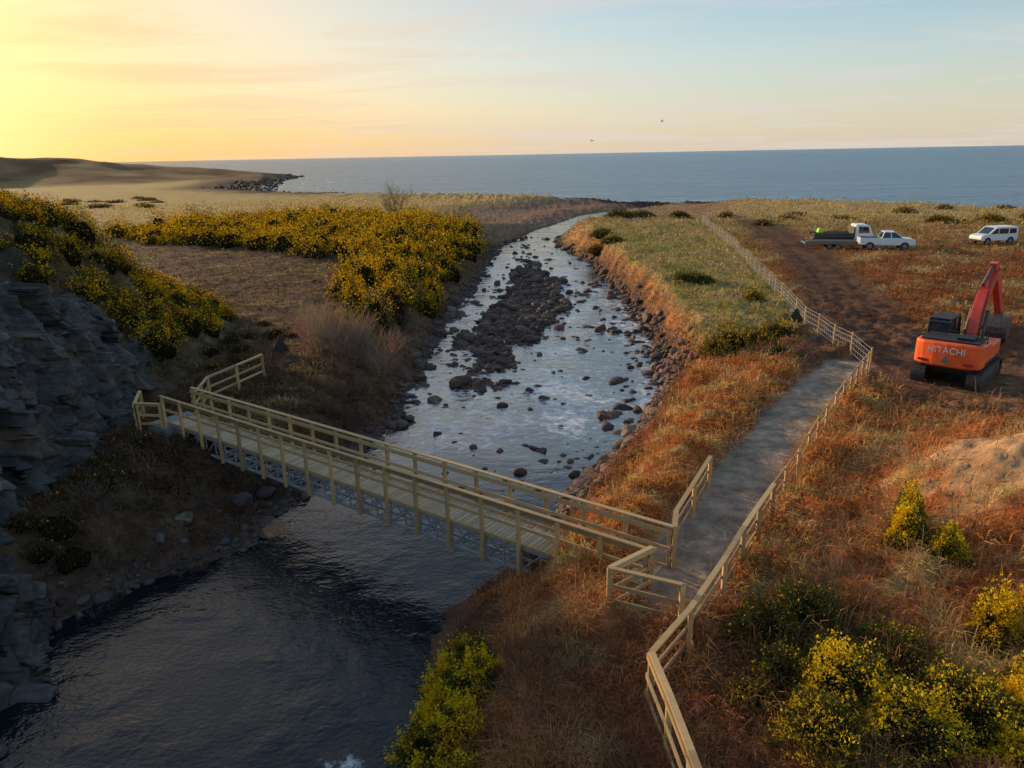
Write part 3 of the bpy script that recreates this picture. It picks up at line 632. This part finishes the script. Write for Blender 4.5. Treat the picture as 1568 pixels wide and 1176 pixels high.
# ---------------------------------------------------------------- excavator
def excavator(loc,rz):
    e=empty('excavator',loc,rz);e.scale=(.93,.93,.96)
    for sgn,nm in((-1,'left'),(1,'right')):
        B=Buf();xc=sgn*1.17;hl=1.62;r=.42;pr=[]
        for i in range(13):
            a=math.pi/2-math.pi*i/12;pr.append((hl+r*math.cos(a),r+r*math.sin(a)))
        for i in range(13):
            a=-math.pi/2-math.pi*i/12;pr.append((-hl+r*math.cos(a),r+r*math.sin(a)))
        B.prism(pr,xc-.2,xc+.2)
        per=[];n=len(pr)
        for i in range(n):
            a=Vector(pr[i]);b=Vector(pr[(i+1)%n]);m=max(1,round((b-a).length/.17))
            for k in range(m):per.append((a.lerp(b,(k+.5)/m),(b-a).normalized()))
        for p,d in per:
            nrm=Vector((-d.y,d.x));q=p+nrm*.02
            B.beam((xc-.3,q.x,q.y),(xc+.3,q.x,q.y),.14,.05,up=(0,nrm.x,nrm.y))
            B.beam((xc-.3,q.x+nrm.x*.035,q.y+nrm.y*.035),(xc+.3,q.x+nrm.x*.035,q.y+nrm.y*.035),.03,.03,up=(0,nrm.x,nrm.y))
        for yy in(-1.62,1.62):B.cyl((xc,yy,.42),'x',.3,.44,18)
        for k in range(6):B.cyl((xc,-1.2+.48*k,.2),'x',.13,.44,10)
        B.obj('track_'+nm,M_steel,e)
    B=Buf();B.box(-.95,.95,-.8,.8,.35,.75);B.cyl((0,0,.85),'z',.62,.25,24);B.obj('undercarriage',M_steel,e)
    B=Buf();pr=[(-1.42,-1.5),(-1.42,-2.1)]
    for i in range(9):
        a=math.pi+ (math.pi)*i/8;pr.append((1.42*math.cos(a)*1.0,-2.1+.45*math.sin(a)))
    pr+=[(1.42,-2.1),(1.42,-1.5)]
    pr2=[];[pr2.append(p) for p in pr if not pr2 or (abs(pr2[-1][0]-p[0])+abs(pr2[-1][1]-p[1]))>1e-4]
    B.prism(pr2,1.02,2.12,'z');B.obj('counterweight',M_orange,e,bevel=.1,seg=3)
    B=Buf();B.box(-1.35,1.35,-1.5,1.5,.98,1.14);B.box(-1.1,1.1,-2.3,-1.52,.9,1.0);B.obj('platform',M_black,e,bevel=.02)
    B=Buf();B.box(-1.38,1.38,-1.49,-.45,1.15,2.02);B.box(.45,1.38,-.44,1.3,1.15,1.85);B.obj('engine_house',M_orange,e,bevel=.06,seg=3)
    B=Buf();B.box(-1.2,1.2,-2.2,-.6,2.13,2.2);B.box(.2,.9,-1.9,-1.0,2.21,2.32);B.cyl((.95,-.8,2.3),'z',.07,.5,10);B.box(-.42,.42,-.44,1.1,1.15,1.6)
    for x in(-1.3,-.4,.4,1.3):B.beam((x,-1.2,2.0),(x,-1.2,2.42),.035,.035)
    B.beam((-1.3,-1.2,2.42),(1.3,-1.2,2.42),.035,.035)
    B.obj('engine_cover_rails',M_black,e,bevel=.01,seg=1)
    B=Buf();B.prism([(-.42,1.15),(1.45,1.15),(1.55,1.7),(1.25,2.68),(-.32,2.72),(-.42,2.55)],-1.38,-.48)
    B.obj('cab_glass',M_glass,e,bevel=.04)
    B=Buf()
    for x in(-1.39,-.47):
        for a,b in(((-.42,1.15),(-.42,2.6)),((-.42,2.6),(-.3,2.74)),((-.3,2.74),(1.25,2.7)),((1.25,2.7),(1.56,1.7)),((1.56,1.7),(1.46,1.15)),((1.46,1.15),(-.42,1.15)),((.45,1.15),(.45,2.72)),((-.42,1.75),(1.5,1.75))):
            B.beam((x,a[0],a[1]),(x,b[0],b[1]),.06,.08)
    B.box(-1.42,-.44,-.36,1.3,2.72,2.79);B.beam((-1.39,-.43,1.9),(-.47,-.43,1.9),.06,.06);B.beam((-1.39,-.43,2.6),(-.47,-.43,2.6),.06,.08)
    B.beam((-1.5,1.4,2.2),(-1.8,1.6,2.2),.03,.03);B.box(-1.95,-1.72,1.58,1.64,1.95,2.35)
    B.obj('cab_frame',M_black,e,bevel=.015,seg=1)
    B=Buf()
    pr=[(.55,1.35),(1.0,1.2),(1.9,2.75),(2.5,3.4),(3.65,4.35),(3.6,4.62),(3.35,4.68),(2.1,4.05),(1.25,3.15)]
    B.prism(pr,-.05,.38);B.obj('boom',M_red,e,bevel=.03)
    B=Buf();B.prism([(3.05,5.05),(3.5,5.1),(4.9,4.1),(6.55,2.1),(6.3,1.95),(4.4,3.75),(3.2,4.6)],.0,.33);B.obj('stick',M_red,e,bevel=.03)
    B=Buf()
    for x in(-.2,.52):B.cyl((x,1.6,2.1),(0,.9,1.7),.09,1.9,12)
    B.cyl((.17,2.5,4.55),(0,1.7,.85),.09,1.7,12);B.cyl((.17,5.4,3.75),(0,1.5,-1.7),.07,1.6,12)
    for x in(-.08,.41):B.beam((x,1.1,1.9),(x,2.1,4.15),.04,.04);B.beam((x,2.1,4.15),(x,3.5,4.8),.04,.04)
    B.obj('hydraulics',M_steel,e)
    B=Buf();oc=[]
    bc=(6.15,1.35)
    for i in range(9):
        a=math.radians(60+i*26);oc.append((bc[0]+.68*math.cos(a),bc[1]+.68*math.sin(a)))
    inn=[(bc[0]+.62*math.cos(math.radians(60+i*26)),bc[1]+.62*math.sin(math.radians(60+i*26))) for i in range(9)][::-1]
    for i in range(8):B.prism([oc[i],oc[i+1],inn[7-i],inn[8-i]],-.45,.79)
    B.prism(oc,-.48,-.44);B.prism(oc,.78,.82)
    for k in range(5):
        x=-.37+k*.27;B.beam((x,oc[-1][0],oc[-1][1]),(x,oc[-1][0]+.22,oc[-1][1]+.02),.08,.06,taper=.4)
    B.prism([(6.1,2.15),(6.6,2.25),(6.5,1.75),(6.0,1.75)],-.0,.34)
    B.obj('bucket',M_steel,e)
    c=bpy.data.curves.new('lettering','FONT');c.body='HITACHI';c.size=.40;c.extrude=.012;c.align_x='CENTER'
    t=bpy.data.objects.new('lettering',c);t.location=(0,-2.565,1.66);t.rotation_euler=(math.pi/2,0,0);c.materials.append(simple('letter_white',(.8,.8,.8),.5));link(t,e)
    B=Buf();B.prism([(-.2,1.24),(.2,1.24),(0,1.58)],-2.575,-2.5,'y');B.obj('warning_triangle',M_grey,e)
    B=Buf();B.box(-1.15,-.75,-2.5,-2.40,1.2,1.3);B.box(.75,1.15,-2.5,-2.40,1.2,1.3);B.obj('lamps',simple('lamp_red',(.5,.03,.02),.3),e)
    return e
g=lambda x,y:float(H(np.array([float(x)]),np.array([float(y)]))[0])
excavator((20.15,32.1,-.02),-math.radians(44))
# ---------------------------------------------------------------- vehicles (forward = +x local)
def wheels(e,xs_,hw,r=.36):
    B=Buf();D=Buf()
    for x in xs_:
        for s in(-1,1):
            B.cyl((x,s*(hw-.11),r),'y',r,.24,22);D.cyl((x,s*(hw-.0),r),'y',r*.6,.06,14)
    B.obj('tyres',M_black,e,bevel=.03);D.obj('wheel_rims',M_grey,e)
def body(e,prof,hw,nm='body',mat=None,bev=.06):
    B=Buf()
    B.prism([(a,b) for a,b in prof],-hw,hw,'y');return B.obj(nm,mat or M_white,e,bevel=bev,seg=3)
def arches(e,xs_,hw,r=.43):
    B=Buf()
    for x in xs_:
        for s in(-1,1):B.cyl((x,s*(hw-.07),.38),'y',r,.17,20)
    B.obj('wheel_arches',M_black,e)
def house(e,bot,top,z0,z1,hw0,hw1,nm,mat):
    B=Buf();V=[(bot[0],-hw0,z0),(bot[1],-hw0,z0),(bot[1],hw0,z0),(bot[0],hw0,z0),(top[0],-hw1,z1),(top[1],-hw1,z1),(top[1],hw1,z1),(top[0],hw1,z1)]
    B.add(V,[(3,2,1,0),(4,5,6,7),(0,1,5,4),(1,2,6,5),(2,3,7,6),(3,0,4,7)]);return B.obj(nm,mat,e,bevel=.05,seg=2)
def pickup(loc,rz):
    e=empty('pickup_truck',loc,rz)
    body(e,[(-2.6,.5),(2.5,.45),(2.62,.6),(2.6,1.0),(2.35,1.12),(1.3,1.2),(1.2,1.22),(-.55,1.22),(-.62,1.2),(-2.62,1.2)],.9)
    house(e,(-.6,1.35),(-.35,.65),1.2,1.78,.86,.7,'cabin_glass',M_glass)
    house(e,(-.42,.68),(-.4,.66),1.74,1.83,.74,.7,'roof',M_white)
    B=Buf()
    for s in(-1,1):
        for a,b in(((-.6,.87,1.2),(-.36,.71,1.8)),((.3,.87,1.2),(.22,.72,1.8)),((1.35,.87,1.2),(.66,.71,1.8))):
            B.beam((a[0],s*a[1],a[2]),(b[0],s*b[1],b[2]),.08,.06)
    B.obj('pillars',M_white,e)
    B=Buf();B.box(-2.5,-.75,-.78,.78,1.19,1.215);B.box(2.6,2.68,-.7,.7,.55,.85);B.box(-2.7,-2.6,-.85,.85,.45,.62);B.obj('bed_grille_bumper',M_black,e)
    arches(e,(-1.65,1.6),.9);wheels(e,(-1.65,1.6),.9,.38);return e
def van(loc,rz):
    e=empty('white_van',loc,rz)
    body(e,[(-2.2,.4),(2.1,.38),(2.22,.55),(2.2,.85),(2.0,1.0),(1.3,1.12),(.55,1.75),(.3,1.83),(-2.05,1.83),(-2.18,1.7),(-2.22,1.0)],.88)
    B=Buf()
    for s in(-1,1):
        y0,y1=(s*.875,s*.892) if s>0 else (s*.892,s*.875)
        B.prism([(.25,1.12),(1.15,1.12),(.55,1.62),(.25,1.66)],y0,y1,'y');B.prism([(-.95,1.12),(.15,1.12),(.15,1.66),(-.95,1.66)],y0,y1,'y');B.prism([(-1.95,1.14),(-1.1,1.12),(-1.1,1.64),(-1.9,1.62)],y0,y1,'y')
    B.add([(1.34,-.7,1.12),(1.34,.7,1.12),(.6,.66,1.74),(.6,-.66,1.74)],[(0,1,2,3)])
    B.box(-2.235,-2.2,-.7,.7,1.1,1.6);B.obj('windows',M_glass,e)
    B=Buf();B.box(2.17,2.26,-.75,.75,.4,.55);B.box(-2.28,-2.2,-.85,.85,.38,.55);B.obj('bumpers',M_black,e)
    arches(e,(-1.35,1.4),.88,.4);wheels(e,(-1.35,1.4),.88,.33);return e
def lorry(loc,rz):
    e=empty('flatbed_truck',loc,rz)
    body(e,[(1.0,.55),(2.75,.5),(2.85,.8),(2.8,1.25),(2.45,2.1),(2.2,2.25),(1.1,2.25),(1.0,2.1)],.98,'cab')
    B=Buf()
    for s in(-1,1):
        y0,y1=(s*.975,s*.99) if s>0 else (s*.99,s*.975)
        B.prism([(1.35,1.35),(2.5,1.35),(2.3,2.0),(1.35,2.05)],y0,y1,'y')
    B.add([(2.795,-.8,1.35),(2.795,.8,1.35),(2.52,.75,2.05),(2.52,-.75,2.05)],[(0,1,2,3)]);B.obj('cab_windows',M_glass,e)
    B=Buf();B.box(-3.2,.9,-1.02,1.02,.85,.97);B.box(-3.2,.9,-.4,.4,.6,.84);B.box(-3.2,.9,-1.05,-1.0,.98,1.35);B.box(-3.2,.9,1.0,1.05,.98,1.35);B.box(.85,.92,-1,1,.98,2.0)
    for k in range(5):B.beam((-3.1,-.8+.35*k,1.15),(.7,-.8+.35*k,1.15+random.uniform(-.02,.05)),.2,.2)
    B.obj('flatbed',simple('dark_bed',(.06,.055,.05),.7),e)
    B=Buf();B.prism([(-2.7,1.35),(-2.1,1.35),(-2.15,1.75),(-2.6,1.8)],-.4,.4,'y');B.obj('hi_vis_bag',M_hv,e,bevel=.06)
    wheels(e,(-2.2,1.9),.98,.42);return e
def trailer(loc,rz):
    e=empty('flatbed_trailer',loc,rz)
    B=Buf();B.box(-3,3,-1.05,1.05,.55,.68);B.beam((3,0,.55),(4.3,0,.5),.12,.12)
    for y in(-1.08,1.08):B.box(-3,3,y-.03,y+.03,.5,.8)
    B.obj('bed',simple('trailer_grey',(.16,.16,.165),.6,.3),e);wheels(e,(-.5,.3),.95,.28)
    B=Buf()
    for k in range(4):B.box(-2.6,2.4,-.8+.4*k,-.5+.4*k,.69,.8)
    B.obj('timber_load',simple('weathered_boards',(.12,.09,.06),.9),e);return e
pickup((38.6,76.6,g(38.6,76.6)),math.radians(-14))
lorry((36.3,81.6,g(36,81)),math.radians(-8))
trailer((34.2,79.0,g(34.2,79)),math.radians(-10))
van((51.9,80.2,g(52,80)),math.radians(190))
def sign(x,y,rz,s=1):
    e=empty('triangular_road_sign',(x,y,g(x,y)),rz)
    B=Buf();B.prism([(-.42*s,.12),(.42*s,.12),(0,.86*s)],-.012,.012,'y');B.obj('panel',M_black,e)
    B=Buf()
    for sx in(-1,1):B.beam((sx*.38*s,0,.15),(sx*.42*s,-.25,0),.03,.03);B.beam((sx*.38*s,.02,.15),(sx*.42*s,.3,0),.03,.03)
    B.beam((0,.02,.8*s),(0,.35,0),.03,.03);B.obj('legs',M_grey,e)
sign(-12.6,39.2,.3,1.2);sign(17.0,43.2,-.4,1.2)
def gull(loc,rz):
    B=Buf();V=[];n=8
    prof=[(-.22,.01),(-.12,.045),(.05,.06),(.16,.045),(.22,.03),(.27,.008)]
    for x,r in prof:
        for j in range(n):
            a=j*2*math.pi/n;V.append((x,r*math.cos(a),r*math.sin(a)))
    F=[(i*n+j,i*n+(j+1)%n,(i+1)*n+(j+1)%n,(i+1)*n+j) for i in range(5) for j in range(n)]
    B.add(V,F)
    for s in(-1,1):
        B.add([(.12,0,.03),(-.05,0,.03),(-.02,s*.35,.2),(.1,s*.35,.22),(-.12,s*.72,.12)],[(0,1,2,3),(3,2,4)])
    B.add([(-.2,0,0),(-.36,.07,0),(-.36,-.07,0)],[(0,1,2)])
    o=B.obj('seagull',simple('feather',(.35,.35,.36),.8));o.location=loc;o.rotation_euler=(.2,0,rz)
gull((13.2,122,11.8),.6);gull((24.5,124,14.6),-.5)
# ---------------------------------------------------------------- sky, sun, camera
SAZ=math.radians(-46);SEL=math.radians(11.5)
sd=Vector((math.sin(SAZ)*math.cos(SEL),math.cos(SAZ)*math.cos(SEL),math.sin(SEL)))
w=bpy.data.worlds.new('World');scene.world=w;w.use_nodes=True;nt=w.node_tree;N=nt.nodes;bg=N['Background']
sky=N.new('ShaderNodeTexSky');sky.sky_type='NISHITA';sky.sun_disc=False;sky.sun_elevation=SEL;sky.sun_rotation=SAZ%(2*math.pi)
sky.air_density=1.0;sky.dust_density=.8;sky.ozone_density=2.0
tc=N.new('ShaderNodeTexCoord');sp=N.new('ShaderNodeSeparateXYZ');nt.links.new(tc.outputs['Generated'],sp.inputs[0])
def M(op,a,b=None,c=None):
    n=N.new('ShaderNodeMath');n.operation=op
    for i,v in enumerate((a,b,c)):
        if v is None: continue
        if isinstance(v,(int,float)):n.inputs[i].default_value=v
        else:nt.links.new(v,n.inputs[i])
    return n.outputs[0]
def mixc(f,a,b):
    n=N.new('ShaderNodeMix');n.data_type='RGBA'
    for i,v in((0,f),(6,a),(7,b)):
        if isinstance(v,tuple):n.inputs[i].default_value=v
        elif isinstance(v,float):n.inputs[i].default_value=v
        else:nt.links.new(v,n.inputs[i])
    return n.outputs[2]
gm=N.new('ShaderNodeGamma');gm.inputs[1].default_value=.58;nt.links.new(sky.outputs[0],gm.inputs[0])
hs=N.new('ShaderNodeHueSaturation');hs.inputs['Saturation'].default_value=1.6;hs.inputs['Value'].default_value=2.25;nt.links.new(gm.outputs[0],hs.inputs['Color'])
zc=M('MAXIMUM',sp.outputs[2],0.0);den=M('ADD',zc,.07)
dt=N.new('ShaderNodeVectorMath');dt.operation='DOT_PRODUCT';dt.inputs[1].default_value=Vector((math.sin(SAZ+.08),math.cos(SAZ+.08),.06)).normalized();nt.links.new(tc.outputs['Generated'],dt.inputs[0])
dm=M('MAXIMUM',dt.outputs['Value'],0);ds=M('POWER',dm,6);ds2=M('POWER',dm,55)
warm=mixc(M('MULTIPLY',ds,.76),hs.outputs[0],(7.6,5.0,1.75,1))
hz=M('MULTIPLY',M('POWER',M('SUBTRACT',1.0,zc),11),.82)
hcol=mixc(ds,(5.0,4.3,3.7,1),(7.8,3.9,.85,1))
base=mixc(hz,warm,hcol)
cx=M('DIVIDE',sp.outputs[0],den);cy=M('DIVIDE',sp.outputs[1],den)
cb=N.new('ShaderNodeCombineXYZ');nt.links.new(cx,cb.inputs[0]);nt.links.new(M('MULTIPLY',cy,2.2),cb.inputs[1])
no=N.new('ShaderNodeTexNoise');no.inputs['Scale'].default_value=.33;no.inputs['Detail'].default_value=10;no.inputs['Roughness'].default_value=.62;no.inputs['Distortion'].default_value=.6
nt.links.new(cb.outputs[0],no.inputs['Vector'])
mr=N.new('ShaderNodeMapRange');mr.inputs[1].default_value=.48;mr.inputs[2].default_value=.62;nt.links.new(no.outputs[0],mr.inputs[0])
cm=M('MULTIPLY',mr.outputs[0],.6)
cc=mixc(ds,(5.1,4.75,4.65,1),(7.4,4.5,1.7,1))
cl=mixc(cm,base,cc)
nt.links.new(mixc(M('MULTIPLY',ds2,.8),cl,(12.,9.2,3.8,1)),bg.inputs[0]);bg.inputs[1].default_value=.145
sl=bpy.data.lights.new('sun','SUN');sl.energy=5.0;sl.angle=math.radians(.6);sl.color=(1,.70,.39)
so=bpy.data.objects.new('sun',sl);so.rotation_euler=(-sd).to_track_quat('-Z','Y').to_euler();link(so)
cd=bpy.data.cameras.new('camera');cd.sensor_width=36;cd.lens=1133/1568*36;cd.clip_end=200000;cd.clip_start=.1
co=bpy.data.objects.new('camera',cd);p=math.radians(17.23);th=math.radians(1.06)
R_=Vector((math.cos(th),-math.sin(th)*math.sin(p),-math.sin(th)*math.cos(p)));U_=Vector((math.sin(th),math.cos(th)*math.sin(p),math.cos(th)*math.cos(p)));F_=Vector((0,math.cos(p),-math.sin(p)))
m=Matrix((( R_.x,U_.x,-F_.x,0),(R_.y,U_.y,-F_.y,0),(R_.z,U_.z,-F_.z,10),(0,0,0,1)))
co.matrix_world=m;link(co);scene.camera=co
scene.view_settings.view_transform='Standard';scene.view_settings.look='None';scene.view_settings.exposure=0
